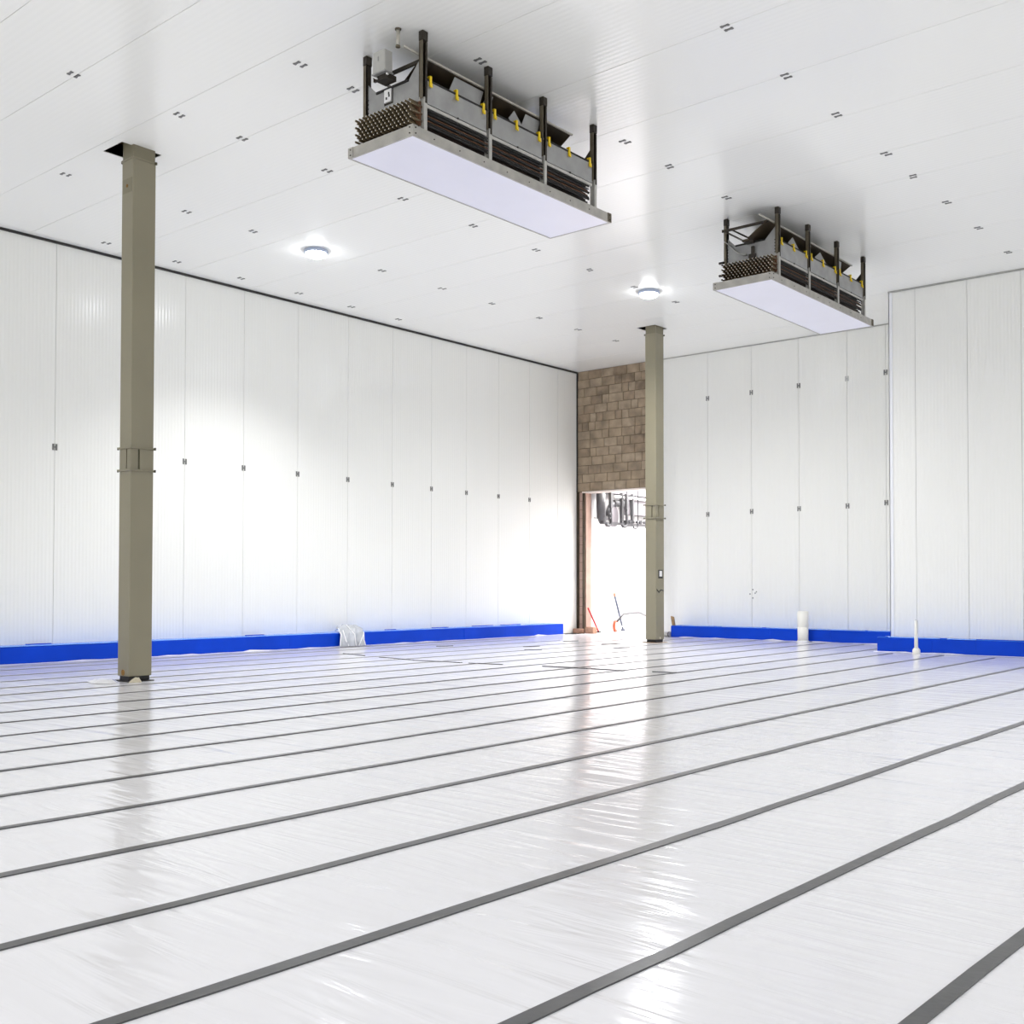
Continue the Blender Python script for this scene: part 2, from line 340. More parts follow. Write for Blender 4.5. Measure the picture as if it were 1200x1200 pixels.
# ------------------------------------------------------------------ walls
def wall_run(parent, axis, edges_, plane, z0, z1, m, thick=0.10):
    for a, b in zip(edges_, edges_[1:]):
        g = 0.0035; mb = MB()
        if axis == 'y': mb.box(plane - thick, plane, a + g, b - g, z0, z1)
        else: mb.box(a + g, b - g, plane, plane + thick, z0, z1)
        mb.build('wall_panel', m, parent)
LY = [YN, -3.6, -2.4, -1.2, 0.0, 1.2, 2.4, 3.6, 4.8, 6.02, 7.23, 8.454, 9.63, 10.819, 12.063, 13.318, 14.598, 15.833, 17.012, 18.144, 19.261, 20.414, 21.535, YB]
wl = struct(MB().box(XL - .16, XL - .012, YN, YB + .25, -.05, ZC + .15).build('wall_left', M['backing']))
wall_run(wl, 'y', LY, XL, 0, ZC - 0.035, M['panel_y'])
blk = MB().box(-0.004, 0.008, -0.040, -0.012, -0.05, 0.05).box(-0.004, 0.008, 0.012, 0.040, -0.05, 0.05).box(-0.004, 0.003, -0.012, 0.012, -0.012, 0.012)
f0 = blk.build('fastener_pad', M['fast'], wl); first = True
for k, y in enumerate(LY[11:22]):
    q = f0 if k == 0 else clone(f0, 0, 0, 0, wl); q.location = (XL, y, 3.405 - 0.011 * k)
struct(MB().box(XL, XL + 0.03, YN, YB - .001, ZC - 0.038, ZC - 0.001).build('trim_1', M['joint']))  # dark strip painted in for the shadow gap at the ceiling
# back wall: block masonry by the doorway, then panels
BX = [-14.16, -12.906, -11.772, -10.615, -9.503, -8.66, XR - .02]
wb = struct(MB().box(-14.16, XR + .3, YB + .012, YB + .20, -.05, ZC + .15).build('wall_back', M['backing']))
wall_run(wb, 'x', BX, YB, 0, ZC - 0.012, M['panel_x'])
bb = MB().box(-0.040, -0.014, -0.008, 0.004, -0.055, 0.055).box(0.014, 0.040, -0.008, 0.004, -0.055, 0.055).box(-0.014, 0.014, -0.003, 0.004, -0.012, 0.012)
g0 = None
for x, z1_, z2_ in [(-12.906, 5.61, 2.88), (-11.772, 5.62, 2.90), (-10.615, 5.64, 2.91), (-9.503, 5.66, 2.92), (-8.66, 5.69, 2.95)]:
    for z in (z1_, z2_):
        if g0 is None: g0 = bb.build('fastener_pad', M['fast'], wb); q = g0
        elif abs(x + 9.503) < .01 and z == z1_: q = bb.build('fastener_pad', M['fast2'], wb)
        else: q = clone(g0, 0, 0, 0, wb)
        q.location = (x, YB, z)
for dx, dz in [(-0.07, 0.0), (0.0, 0.10), (0.06, 0.02), (0.09, 0.05), (0.0, -0.09)]:
    mb = MB().tube([(-11.75 + dx, YB + .004, 1.02 + dz), (-11.75 + dx, YB - .006, 1.02 + dz)], 0.016, 8); mb.build('drilled_hole_plug', M['fast'], wb)
struct(MB().box(-14.16, XR, YB - .012, YB - .0005, ZC - 0.022, ZC - .001).build('trim_2', M['galv']))
# masonry
wm = struct(MB().box(XL, -14.16, YB + .012, YB + .26, 3.60, ZC + .1).box(XL, -16.5, YB + .012, YB + .26, -.05, 3.6).build('wall_masonry', M['mortar']))
nrow = 14; z0 = 3.615; rh = (ZC - z0) / nrow; joint = .011
mesh_cache = {}
def brick(x0, x1, z0_, z1_, m, parent, yface=YB, depth=0.05):
    L = round((x1 - x0) * 100) / 100; H = round((z1_ - z0_) * 200) / 200; key = (L, H, m.name)
    if key not in mesh_cache:
        o = MB().cbox(-L / 2, L / 2, 0, depth, -H / 2, H / 2, 0.006).build('brick', m, parent); mesh_cache[key] = o.data
    else:
        o = bpy.data.objects.new('brick', mesh_cache[key]); C.objects.link(o); o.parent = parent
    o.matrix_parent_inverse = Matrix()
    o.location = ((x0 + x1) / 2, yface + R.uniform(-0.006, 0.004), (z0_ + z1_) / 2); return o
mesh_cache.clear()
for r in range(nrow):
    x = XL + 0.015 - (0.19 if r % 2 else 0.0); za = z0 + r * rh
    while x < -14.17:
        L = R.choice([0.39, 0.39, 0.39, 0.34, 0.44, 0.20, 0.48 if r < 1 else 0.39]); a = max(x, XL + .01); b = min(x + L, -14.16)
        if b - a > 0.05: brick(a + joint / 2, b - joint / 2, za + joint / 2, za + rh - joint / 2, R.choice([M['block'], M['block'], M['block2'], M['block3']]), wm)
        x += L
z = 0.0
while z < 3.55:
    h = 0.225 if z < 3.3 else 3.6 - z
    brick(XL + .075, -16.505, z + .006, min(z + h, 3.6) - .006, M['pink'], wm); z += h
# lintel edge and left jamb strips of the doorway
door = struct(MB().box(-16.56, -14.16, YB - .02, YB + .26, 3.575, 3.612).build('door_1', M['pinkedge']))
MB().box(-16.54, -16.50, YB - .03, YB + .0, 0, 3.575).build('jamb_strip', M['hood'], door)
MB().box(XL + .005, XL + .06, YB - .03, YB + .0, 0, 3.6).build('jamb_strip', M['hood'], door)
MB().box(-16.495, -16.47, YB + .03, YB + .26, 0.0, 3.575).build('jamb_lining', M['pink'], door)
struct(MB().box(XL + .001, XL + .028, YB - .03, YB - .002, 3.6, ZC - .03).build('trim_3', M['joint']))
# corridor past the doorway
struct(MB().box(-16.6, -16.5, YB + .26, 33.5, 0, 4.7).build('wall_corridor_left', M['plaster']))
struct(MB().box(-16.6, -10.4, 33.4, 33.6, 0, 4.7).build('wall_corridor_far', M['plaster']))
struct(MB().box(-10.5, -10.4, YB + .26, 33.5, 0, 4.7).build('wall_corridor_right', M['plaster']))
struct(MB().box(-16.6, -10.4, YB + .26, 33.6, 4.7, 4.8).build('ceiling_corridor', M['plaster']))
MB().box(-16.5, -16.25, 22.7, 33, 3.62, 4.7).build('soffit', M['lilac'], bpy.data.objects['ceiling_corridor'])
# projecting block on the right
RX = [XR + .05, -7.176, -6.250, -5.347, -4.40, -3.45, -2.5, -1.55, -0.6, 0.35, 1.3, 2.25, 3.2, XE]
wr = struct(MB().box(XR + .01, XE, YR + .012, YR + .2, -.05, ZC + .1).build('wall_right', M['backing']))
wall_run(wr, 'x', RX, YR, 0, ZC - 0.03, M['panel_x'])
MB().box(XR - .012, XR + .055, YR - .012, YR + .001, 0, ZC - .02).box(XR - .012, XR - .001, YR - .012, YR + .08, 0, ZC - .02).build('corner_flashing', M['white'], wr)
MB().box(XR, XR + .1, YR + .08, YB, 0, ZC - .01).build('return_panel', M['panel_y'], wr)
struct(MB().box(XR - .02, XE, YR - .02, YR - .0005, ZC - 0.028, ZC - .001).build('trim_4', M['galv']))
# unseen sides of the hall
struct(MB().box(XE, XE + .15, YN, YR + .2, 0, ZC + .1).build('wall_east', M['panel_y']))
wn = struct(MB().box(XL, -13.2, YN - .15, YN, 0, ZC + .1).box(2.2, XE, YN - .15, YN, 0, ZC + .1).box(-13.2, 2.2, YN - .15, YN, 5.0, ZC + .1).build('wall_near', M['panel_x']))

# ------------------------------------------------------------------ blue kerbs
def kerb(parent_name, axis, a, b, face, back, h, cuts, seed):
    rr = random.Random(seed); root = None; es = [a] + cuts + [b]
    for i, (u, v) in enumerate(zip(es, es[1:])):
        hh = h + rr.uniform(-.004, .004); d = rr.uniform(-.004, .004); c = 0.012
        if axis == 'y':
            mb = MB().prism([(back, -.04), (back, hh), (face - c + d, hh), (face + d, hh - c), (face + d, -.04)], 1, u + (.002 if i else 0), v)
        else:
            mb = MB().prism([(back, -.04), (back, hh), (face + c + d, hh), (face + d, hh - c), (face + d, -.04)], 0, u + (.002 if i else 0), v)
        if root is None: root = struct(mb.build(parent_name, M['blue']))
        else: mb.build('kerb_section', M['blue'], root)
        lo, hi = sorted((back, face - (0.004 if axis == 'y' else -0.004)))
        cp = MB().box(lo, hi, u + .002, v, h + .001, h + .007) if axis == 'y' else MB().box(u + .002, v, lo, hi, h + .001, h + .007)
        cp.build('kerb_top_lit', M['blue_lit'], root)  # paler blue strip paints the light on the kerb top
    return root
kl = kerb('baseboard_left', 'y', YN, 21.19, XL + .449, XL, .266, [-2, 1, 4, 7.1, 9.9, 12.8, 15.6, 17.6, 19.0, 20.3], 3)
kb = kerb('baseboard_back', 'x', -13.64, XR - .001, YB - .449, YB, .266, [-12.2, -11.1, -9.7, -8.9], 4)
kr = kerb('baseboard_right', 'x', -7.74, XE, YR - .449, YR - .013, .266, [-6.75, -6.0, -3.6, -1, 2], 5)
# fold of foil on top of each kerb, torn in places
def fold(parent, axis, spans, line, z):
    for a, b in spans:
        mb = MB()
        if axis == 'y': mb.box(line - .03, line + .012, a, b, z + .004, z + .016)
        else: mb.box(a, b, line - .012, line + .03, z + .004, z + .016)
        mb.build('foil_fold', M['blue'], parent)
fold(kl, 'y', [(8.0, 8.4), (9.9, 10.1), (12.1, 12.5), (15.6, 15.9), (17, 17.5), (18.3, 19), (19.3, 20.0)], XL + .06, .268)
fold(kr, 'x', [(-7.72, -7.55), (-6.62, -6.5), (-6.0, -3.2)], YR - .43, .270)
fold(kb, 'x', [(-12.5, -12.45), (-11.3, -11.2), (-8.95, -8.9)], YB - .43, .270)
# ragged white foil lip along the kerbs
def lip(axis, a, b, line, seed):
    rr = random.Random(seed); mb = MB(); t = a; vs = []
    while t < b:
        h = rr.choice([0.006, 0.012, 0.02, 0.008, 0.035 if rr.random() < .2 else .01]); wd = 0.03 + rr.uniform(0, .04)
        vs.append((t, wd, h)); t += rr.uniform(.12, .4)
    vs.append((b, .04, .01)); P = []
    for t, wd, h in vs:
        if axis == 'y': P += [(line + .001, t, h + .004), (line + .012, t, h), (line + wd, t, .004)]
        else: P += [(t, line - .001, h + .004), (t, line - .012, h), (t, line - wd, .004)]
    n = len(vs); fs = []
    for i in range(n - 1):
        for j in range(2): fs.append((i * 3 + j, i * 3 + j + 1, i * 3 + j + 4, i * 3 + j + 3))
    o = mb.add(P, fs, True).build('foil_lip', M['foil'], floor); o['kind'] = 'stuff'
lip('y', YN, 21.2, XL + .453, 11); lip('x', -13.4, -7.76, YB - .453, 12); lip('x', -7.8, XE, YR - .453, 13)

# ------------------------------------------------------------------ columns
def column(x1, y0, label, hatch):
    x0 = x1 - .262; y1 = y0 + .315; cx, cy = (x0 + x1) / 2, (y0 + y1) / 2
    t = thing('steel_column', (cx, cy, 0), label, 'column', 'square steel columns of the hall')
    a = .0
    mb = MB().cbox(x0, x1, y0, y1, .07, 2.63, .006); mb.build('lower_shaft', M['col'], t)
    MB().cbox(x0, x1, y0, y1, 2.90, 6.54, .006).build('upper_shaft', M['col'], t)
    # recessed joint with corner pieces and side plates between two flanges
    MB().box(x0 + .02, x1 - .02, y0 + .02, y1 - .02, 2.63, 2.92).build('joint_core', M['groove'], t)
    k = .11
    for px0, px1, py0, py1 in [(x1 - .085, x1 - .001, y0 + .001, y0 + .10), (x1 - .03, x1 - .001, y0 + .125, y1 - .001), (x0 + .001, x1 - .11, y0 + .001, y0 + .03), (x0 + .001, x0 + .1, y1 - .03, y1 - .001)]:
        MB().box(px0, px1, py0, py1, 2.64, 2.905).build('joint_plate', M['col'], t)
    for z in (2.625, 2.905):
        f = MB().box(x0 - .02, x1 + .02, y0 - .02, y1 + .02, z, z + .022).build('flange', M['col'], t)
        for bx, by in ((x0 - .034, y0 + .0), (x1 + .034, y1 - .0)):
            MB().tube([(bx, by, z - .006), (bx, by, z + .026)], .013, 6).build('bolt', M['groove'], f)
    MB().box(x0 - .008, x1 + .008, y0 - .008, y1 + .008, 6.535, 6.555).build('top_flange', M['col'], t)
    for bx, by in ((x0 - .02, y0 + .015), (x1 + .018, y1 - .01)):
        MB().tube([(bx, by, 6.528), (bx, by, 6.558)], .016, 6).build('bolt', M['groove'], t)
    MB().box(x0 + .012, x1 - .004, y0 + .004, y1 - .012, 6.555, ZC + .5).build('head_section', M['col2'], t)
    MB().box(x0 - .03, x1 + .025, y0 - .02, y1 + .02, -.045, .014).build('base_plate', M['void'], t)
    MB().box(x0 + .02, x1 - .02, y0 + .02, y1 - .02, .013, .075).build('base_stub', M['void'], t)
    return t, x0, y1
CX1, CY1 = -12.275, 7.175
t, x0, y1 = column(CX1, CY1, 'nearer steel column, tall olive grey, on the left of the hall', 1)
MB().box(x0 + .03, CX1 - .02, CY1 - .004, CY1 + .002, 6.12, 6.30).build('access_cover', M['col2'], t)
MB().tube([(x0 + .13, CY1 - .009, 6.21), (x0 + .13, CY1 - .003, 6.21)], .022, 10).build('plug', M['rust'], t)
MB().tube([(x0 + .13, CY1 - .005, .115), (x0 + .13, CY1 + .001, .115)], .038, 10).build('rusty_hole', M['rust'], t)
# torn foil and paper around its foot
rr = random.Random(5)
def crumple(name, pts, z, m, label, cat):
    cx = sum(p[0] for p in pts) / len(pts); cy = sum(p[1] for p in pts) / len(pts); vs = [(cx, cy, z * 1.1)]; n = len(pts)
    vs += [(cx + (x - cx) * .55, cy + (y - cy) * .55, z * (0.75 + .5 * rr.random())) for x, y in pts] + [(x, y, .006) for x, y in pts]
    fs = [(0, 1 + i, 1 + (i + 1) % n) for i in range(n)] + [(1 + i, 1 + n + i, 1 + n + (i + 1) % n, 1 + (i + 1) % n) for i in range(n)] + [tuple(1 + n + i for i in range(n))]
    return tag(MB().add(vs, fs).build(name, m), label, cat)
crumple('foil_scrap', [(-12.70, 6.86), (-12.42, 6.78), (-12.22, 6.90), (-12.24, 7.0), (-12.42, 7.12), (-12.66, 7.06)], .04, M['foil'], 'crumpled white foil flap at the foot of the nearer column', 'foil')
crumple('paper_scrap', [(-12.19, 7.12), (-12.13, 7.16), (-12.12, 7.25), (-12.17, 7.29), (-12.23, 7.23)], .055, M['tan'], 'crumpled tan paper tucked under the nearer column', 'paper')
CX2, CY2 = -12.42, 19.35
t, x0, y1 = column(CX2, CY2, 'farther steel column, olive grey, beside the doorway at the back', 0)
MB().box(CX2 - .002, CX2 + .004, CY2 + .09, CY2 + .26, 1.36, 1.54).build('access_opening', M['dark'], t)
MB().box(CX2 + .003, CX2 + .006, CY2 + .13, CY2 + .23, 1.40, 1.52).build('opening_filling', M['label'], t)
MB().tube([(CX2 + .008, CY2 + .02, 1.13), (CX2 + .008, CY2 + .11, 1.06), (CX2 + .008, CY2 + .18, 1.12), (CX2 + .008, CY2 + .28, 1.10)], .009, 6).build('cable_tie', M['dark'], t)
MB().tube([(CX2 - .002, CY2 + .16, .10), (CX2 + .004, CY2 + .16, .10)], .025, 8).build('plug', M['tan'], t)
MB().box(CX2 - .30, CX2 + .05, CY2 - .05, CY2 + .37, -.045, .012).build('foot_packing', M['wood'], t)

# ------------------------------------------------------------------ evaporator coolers
def cooler(xr, xl, py, ty0, ty1, tx0, tx1, label, kind):
    """post rows at xr (hall side) and xl; py post positions; drip tray tx0..tx1 by ty0..ty1"""
    xc = (xr + xl) / 2
    t = thing('ceiling_cooler', (xc, (ty0 + ty1) / 2, 5.60), label, 'cooler', 'evaporator coolers hung from the ceiling')
    zt0, zt1 = 5.595, 5.70
    # drip tray: sheet and four frame rails
    sh = MB().box(tx0 + .02, tx1 - .02, ty0 + .02, ty1 - .02, zt0 + .004, zt0 + .016).build('tray_sheet', M['tray'], t)
    tr = MB().box(tx0 + .05, tx1 - .05, ty0 + .05, ty1 - .05, zt0 + .017, zt0 + .03).build('tray_floor', M['frame'], t)
    for (a, b, c, d) in ((tx0, tx1, ty0, ty0 + .02), (tx0, tx1, ty1 - .02, ty1), (tx0, tx0 + .02, ty0 + .021, ty1 - .021), (tx1 - .02, tx1, ty0 + .021, ty1 - .021)):
        MB().box(a, b, c, d, zt0, zt1).box(a - (.0 if b - a > .1 else .0), b, c, d, zt1, zt1 + .004).build('frame_rail', M['frame'], t)
    for cx, sx in ((tx0, -1), (tx1, 1)):
        for cy, sy in ((ty0, -1), (ty1, 1)):
            br = MB().box(min(cx, cx - sx * .07), max(cx, cx - sx * .07), min(cy + sy * .005, cy), max(cy + sy * .005, cy), zt0 + .004, zt1 + .006)
            br.box(min(cx + sx * .005, cx), max(cx + sx * .005, cx), min(cy + sy * .005, cy - sy * .07), max(cy + sy * .005, cy - sy * .07), zt0 + .004, zt1 + .006)
            o = br.build('corner_bracket', M['flange'] if sx > 0 and sy > 0 else M['frame'], t)
            for zz in (zt0 + .028, zt1 - .02):
                MB().tube([(cx - sx * .035, cy + sy * .004, zz), (cx - sx * .035, cy + sy * .012, zz)], .008, 6).build('bolt', M['bronze'], o)
                MB().tube([(cx + sx * .004, cy - sy * .035, zz), (cx + sx * .012, cy - sy * .035, zz)], .008, 6).build('bolt', M['bronze'], o)
    y = ty0 + .3
    while y < ty1 - .2:
        MB().tube([(tx1 - .002, y, zt0 + .05), (tx1 + .006, y, zt0 + .05)], .007, 6).build('rivet', M['bronze'], t); y += (ty1 - ty0) / 9
    # posts: C channels, dark above with the hollow's shade painted in, galvanised foot below
    for x, s in ((xr, 1), (xl, -1)):
        for y in py:
            w_ = .033; th = .008; dp = .05
            xa, xb = (x - dp, x) if s > 0 else (x, x + dp); xw = (x - dp, x - dp + th) if s > 0 else (x + dp - th, x + dp)
            o = MB().box(xw[0], xw[1], y - w_, y + w_, 6.03, ZC).box(xa, xb, y + w_ - th, y + w_, 6.03, ZC).build('hanger_post', M['bronze'], t)
            MB().box(xa, xb, y - w_, y - w_ + th, 6.03, ZC - .10).build('post_flange', M['flange'], o)  # paler brown, the lit side of the channel put into colour
            MB().box(x - .004, x + .008, y + w_ - .030, y + w_ - .004, 5.99, ZC - .11).build('post_lip', M['bronze'], o) if s > 0 else None
            MB().cbox(xa - .004, xb + .009, y - w_ - .006, y + w_ + .006, ZC - .10, ZC - .001, .006).build('post_head', M['bronze'], o)
            MB().box(xa + .004, xb + .004, y - .012, y + .032, zt0 + .03, 6.045).box(xa + .004, xa + .012, y - .034, y - .012, zt0 + .03, 6.045).build('post_foot', M['foot'], o)
    # side panels between the posts, rails above and below
    for x, s in ((xr, 1), (xl, -1)):
        xi = x - s * .012
        for a, b in zip(py, py[1:]):
            MB().box(min(xi, xi - s * .01), max(xi, xi - s * .01), a + .042, b - .042, 6.0, 6.222).box(min(xi, xi - s * .03), max(xi, xi - s * .03), a + .042, b - .042, 6.222, 6.228).build('side_panel', M['steel'], t)
            MB().box(min(xi - s * .005, xi + s * .006), max(xi - s * .005, xi + s * .006), a + .042, b - .042, 5.955, 5.988).build('panel_rail', M['foot'], t)
            MB().tube([(xi, a + (b - a) * .5, 5.994), (xi + s * .012, a + (b - a) * .5, 5.994)], .011, 6).build('rail_bolt', M['bronze'], t)
        MB().box(min(xi - s * .004, xi + s * .004), max(xi - s * .004, xi + s * .004), py[0] + .042, py[-1] - .042, 6.229, 6.248).build('top_rail', M['black'], t)
        MB().box(min(xi - s * .03, xi - s * .045), max(xi - s * .03, xi - s * .045), py[0] + .04, py[-1] - .04, 5.985, 6.25).build('backing_rail', M['black'], t)
    # yellow clips over the panel edge
    if True:
        proto = None
        for a, b in zip(py, py[1:]):
            for y in (a + .085, a + (b - a) * .48, b - .095):
                if proto is None:
                    mb = MB().box(-.004, .012, -.013, .013, -.045, .045).box(-.03, .012, -.013, .013, .038, .052).box(.008, .022, -.02, .012, -.06, -.02).tube([(0.016, -.018, -.05), (.026, -.004, -.066), (.016, .014, -.05)], .009, 6)
                    proto = mb.build('yellow_clip', M['yellow'], t); proto.matrix_parent_inverse = Matrix(); q = proto
                else: q = clone(proto, 0, 0, 0, t)
                q.location = Vector((xr - .008, y, 6.232)) - t.location
    # tube bundle: 5 rows of 13, ends standing out at the near end
    ncol, nrow_ = 15, 7; xa, xb = xl + .03, xr - .03; za, zb = 5.765, 5.985
    MB().box(xl + .05, xr - .085, py[0] + .09, py[-1] - .14, 5.80, 6.20).build('fin_pack', M['black'], t)
    p0 = e0 = None
    for r in range(nrow_):
        for c in range(ncol):
            x = xa + (xb - xa) * (c + (.5 if r % 2 else 0)) / (ncol - .5); z = za + (zb - za) * r / (nrow_ - 1)
            if p0 is None:
                L0, L1 = py[0] - .17, py[-1] - .08
                p0 = MB().tube([(0, L0 + .12, 0), (0, L1, 0)], .010, 8).build('coil_tube', M['tube'], t); p0.matrix_parent_inverse = Matrix()
                e0 = MB().tube([(0, L0, 0), (0, L0 + .010, 0), (0, L0 + .17, 0)], [.007, .0118, .0118], 8).build('tube_end', M['tubeend'], p0); e0.matrix_parent_inverse = Matrix()
                e0.data.transform(Matrix.Translation((0, -t.location.y, 0))); p0.data.transform(Matrix.Translation((0, -t.location.y, 0)))
                e0.data.materials.append(M['tip'])
                for f in e0.data.polygons:
                    if abs(f.normal.y) > .5 and f.normal.y < 0: f.material_index = 1
                o = p0
            else:
                o = clone(p0, 0, 0, 0, t); clone(e0, 0, 0, 0, o)
            o.location = (x - t.location.x, 0, z - t.location.z)
    MB().box(xa - .01, xb + .01, py[0] - .05, py[0] - .03, 5.755, 5.995).build('tube_plate', M['rail'], t)
    # brown rails low in the bundle, seen through the gap
    for z in (5.825, 5.875):
        MB().box(xr - .022, xr - .014, py[0] + .06, py[-1] - .12, z, z + .008).build('coil_rail', M['rail'], t)
    for z in (5.775, 5.80, 5.85, 5.90, 5.93):
        MB().box(xr - .018, xr - .012, py[0] + .06, py[-1] - .10, z, z + .016).build('coil_guard', M['black'], t)
    # end plates with raised corners
    for y, s in ((py[0], -1), (py[-1], 1)):
        ya, yb = sorted((y, y + s * .012))
        a, b = xl + .055, xr - .055
        poly = [(a, 6.0), (b, 6.0), (b, 6.44), (b - .17, 6.265), (a + .14, 6.265), (a, 6.40)]
        MB().prism(poly, 1, ya, yb).build('end_plate', M['steel'] if s < 0 else M['bronze'], t)
        MB().prism([(a + .13, 6.262), (b - .16, 6.262), (b - .16, 6.285), (a + .13, 6.285)], 1, ya - .012, yb + .012).build('end_plate_edge', M['black'], t)
        for k in range(5):
            MB().tube([(b + .0, ya - .004, 6.06 + k * .045), (b + .0, yb + .004, 6.06 + k * .045)], .014, 6).build('end_plate_slot', M['black'], t)
            MB().tube([(a + .0, ya - .004, 6.06 + k * .045), (a + .0, yb + .004, 6.06 + k * .045)], .011, 6).build('end_plate_slot', M['black'], t)
    # inlet hood: V of two sloping sheets with folded lips
    hy0, hy1 = ty0 - .03, py[-1] - .38
    if kind == 2: hy0 = ty0 - .22
    xm = xc
    hr = xr - .07
    MB().prism([(hr, 6.485), (hr - .008, 6.490), (xm + .05, 6.285), (xm + .05, 6.275)], 1, hy0 + .26, hy1).build('hood_sheet', M['hood'], t)
    MB().prism([(xl + .07, 6.485), (xl + .078, 6.490), (xm - .05, 6.285), (xm - .05, 6.275)], 1, hy0 + .26, hy1).build('hood_sheet', M['hood'], t)
    MB().box(hr - .006, hr + .012, hy0, hy1 + .02, 6.478, 6.498).build('hood_lip', M['lip'], t)
    MB().box(xl + .06, xl + .078, hy0 + .3, hy1 + .02, 6.478, 6.498).build('hood_lip', M['bronze'], t)
    MB().box(xl + .06, hr, hy0 + .28, hy0 + .305, 6.455, 6.49).build('hood_cross_bar', M['bronze'], t)
    MB().box(xm - .06, xm + .06, hy0 + .3, hy1, 6.255, 6.285).build('hood_keel', M['hood'], t)
    # galvanised gussets carrying the hood
    Ls = py[-1] - py[0]
    gl = [(.17, .31, 1), (.345, .365, 1), (.505, .545, 0), (.57, .645, 1)] if kind == 1 else [(.165, .24, 0), (.36, .37, 1), (.46, .56, 0), (.72, .735, 1)]
    for u, v, k in gl:
        ya, yb = py[0] + Ls * u, py[0] + Ls * v
        wv = .11 if k else 0.0
        prf = [(ya - (.10 if k else -.0), 6.235), (yb + .02 - (.05 if k else 0), 6.235), (yb + .06, 6.45), (ya + .02, 6.45)] if k else [(ya - .10, 6.30), (ya + .02, 6.235), (yb + .07, 6.235), ((ya + yb) / 2 - .05, 6.42)]
        vs = [(xr - .055 + o_ - .014 * (z - 6.235) / .2, y, z) for o_ in (0, -.006) for y, z in prf]
        MB().add(vs, [(0, 1, 2, 3), (7, 6, 5, 4), (0, 4, 5, 1), (1, 5, 6, 2), (2, 6, 7, 3), (3, 7, 4, 0)]).build('hood_gusset', M['steel'], t)
    return t, hr
PY1 = [7.56, 8.535, 9.47, 10.43]
t1, hr1 = cooler(-7.545, -8.415, PY1, 7.365, 10.72, -8.452, -7.515, 'larger looking nearer ceiling cooler with a grey junction box on its end', 1)
PY2 = [14.43, 15.43, 16.48, 17.54]
t2, hr2 = cooler(-7.145, -8.030, PY2, 14.17, 17.865, -8.080, -7.130, 'farther ceiling cooler, at right, with a bent strap on its end', 2)
# junction box and plate on the nearer unit
b = MB().cbox(-8.09, -7.91, 7.36, 7.47, 6.36, 6.58, .008).build('junction_box', M['box'], t1)
MB().box(-8.01, -7.995, 7.355, 7.362, 6.475, 6.52).build('box_mark', M['steel'], b)
MB().box(-8.095, -7.905, 7.355, 7.475, 6.35, 6.362).build('box_lid', M['steel'], b)
MB().box(-8.08, -7.92, 7.40, 7.53, 6.30, 6.352).build('box_bracket', M['bronze'], t1)
for x in (-8.06, -7.90): MB().tube([(x, 7.375, 6.325), (x, 7.40, 6.325)], .010, 8).build('white_bolt', M['label'], t1)
lp = MB().box(-8.10, -8.0, 7.53, 7.545, 6.13, 6.26).build('white_plate', M['label'], t1)
for x, z in ((-8.065, 6.17), (-8.03, 6.215), (-8.025, 6.19)):
    MB().box(x - .008, x + .008, 7.525, 7.531, z - .012, z + .012).build('plate_mark', M['blackp'], lp)
MB().box(-8.115, -7.985, 7.5455, 7.552, 6.11, 6.275).build('plate_frame', M['bronze'], t1)
# strap, rods and clamp on the farther unit
pts = [(-8.00 + .36 * k / 10, 14.40, 6.36 - .26 * math.sin(math.pi * .5 * k / 10) ** 1.2) for k in range(11)]
vs = [(x, y_, z) for x, y_, z in pts for y_ in (14.34, 14.42)]
MB().add(vs + [(x, y_, z - .012) for x, y_, z in vs], [(2 * i, 2 * i + 1, 2 * i + 3, 2 * i + 2) for i in range(10)] + [(22 + 2 * i, 22 + 2 * i + 2, 22 + 2 * i + 3, 22 + 2 * i + 1) for i in range(10)] + [(2 * i, 2 * i + 2, 24 + 2 * i, 22 + 2 * i) for i in range(10)] + [(2 * i + 1, 23 + 2 * i, 25 + 2 * i, 2 * i + 3) for i in range(10)], True).build('bent_strap', M['box'], t2)
MB().tube([(-7.86, 14.36, 6.50), (-7.52, 14.40, 6.28)], .012, 8).build('brace_rod', M['bronze'], t2)
MB().box(-7.60, -7.50, 14.36, 14.40, 6.02, 6.09).box(-7.56, -7.52, 14.36, 14.40, 6.09, 6.2).build('clamp', M['bronze'], t2)
for z in (5.86, 6.05): MB().tube([(-8.10, 14.38, z), (-8.02, 14.38, z)], .02, 6).build('post_bolt', M['bronze'], t2)
# drain stub hanging from the ceiling by the nearer unit
ps = thing('pipe_stub', (-7.72, 7.36, ZC), 'short brown pipe stub hanging from the ceiling above the nearer cooler', 'pipe')
MB().tube([(-7.72, 7.36, ZC), (-7.72, 7.36, 6.53)], .020, 12).build('pipe_barrel', M['lip'], ps)
MB().tube([(-7.72, 7.36, ZC), (-7.72, 7.36, ZC - .012)], .032, 12).build('pipe_collar', M['flange'], ps)
MB().tube([(-7.72, 7.36, 6.54), (-7.72, 7.36, 6.523)], .024, 12).build('pipe_rim', M['flange'], ps)

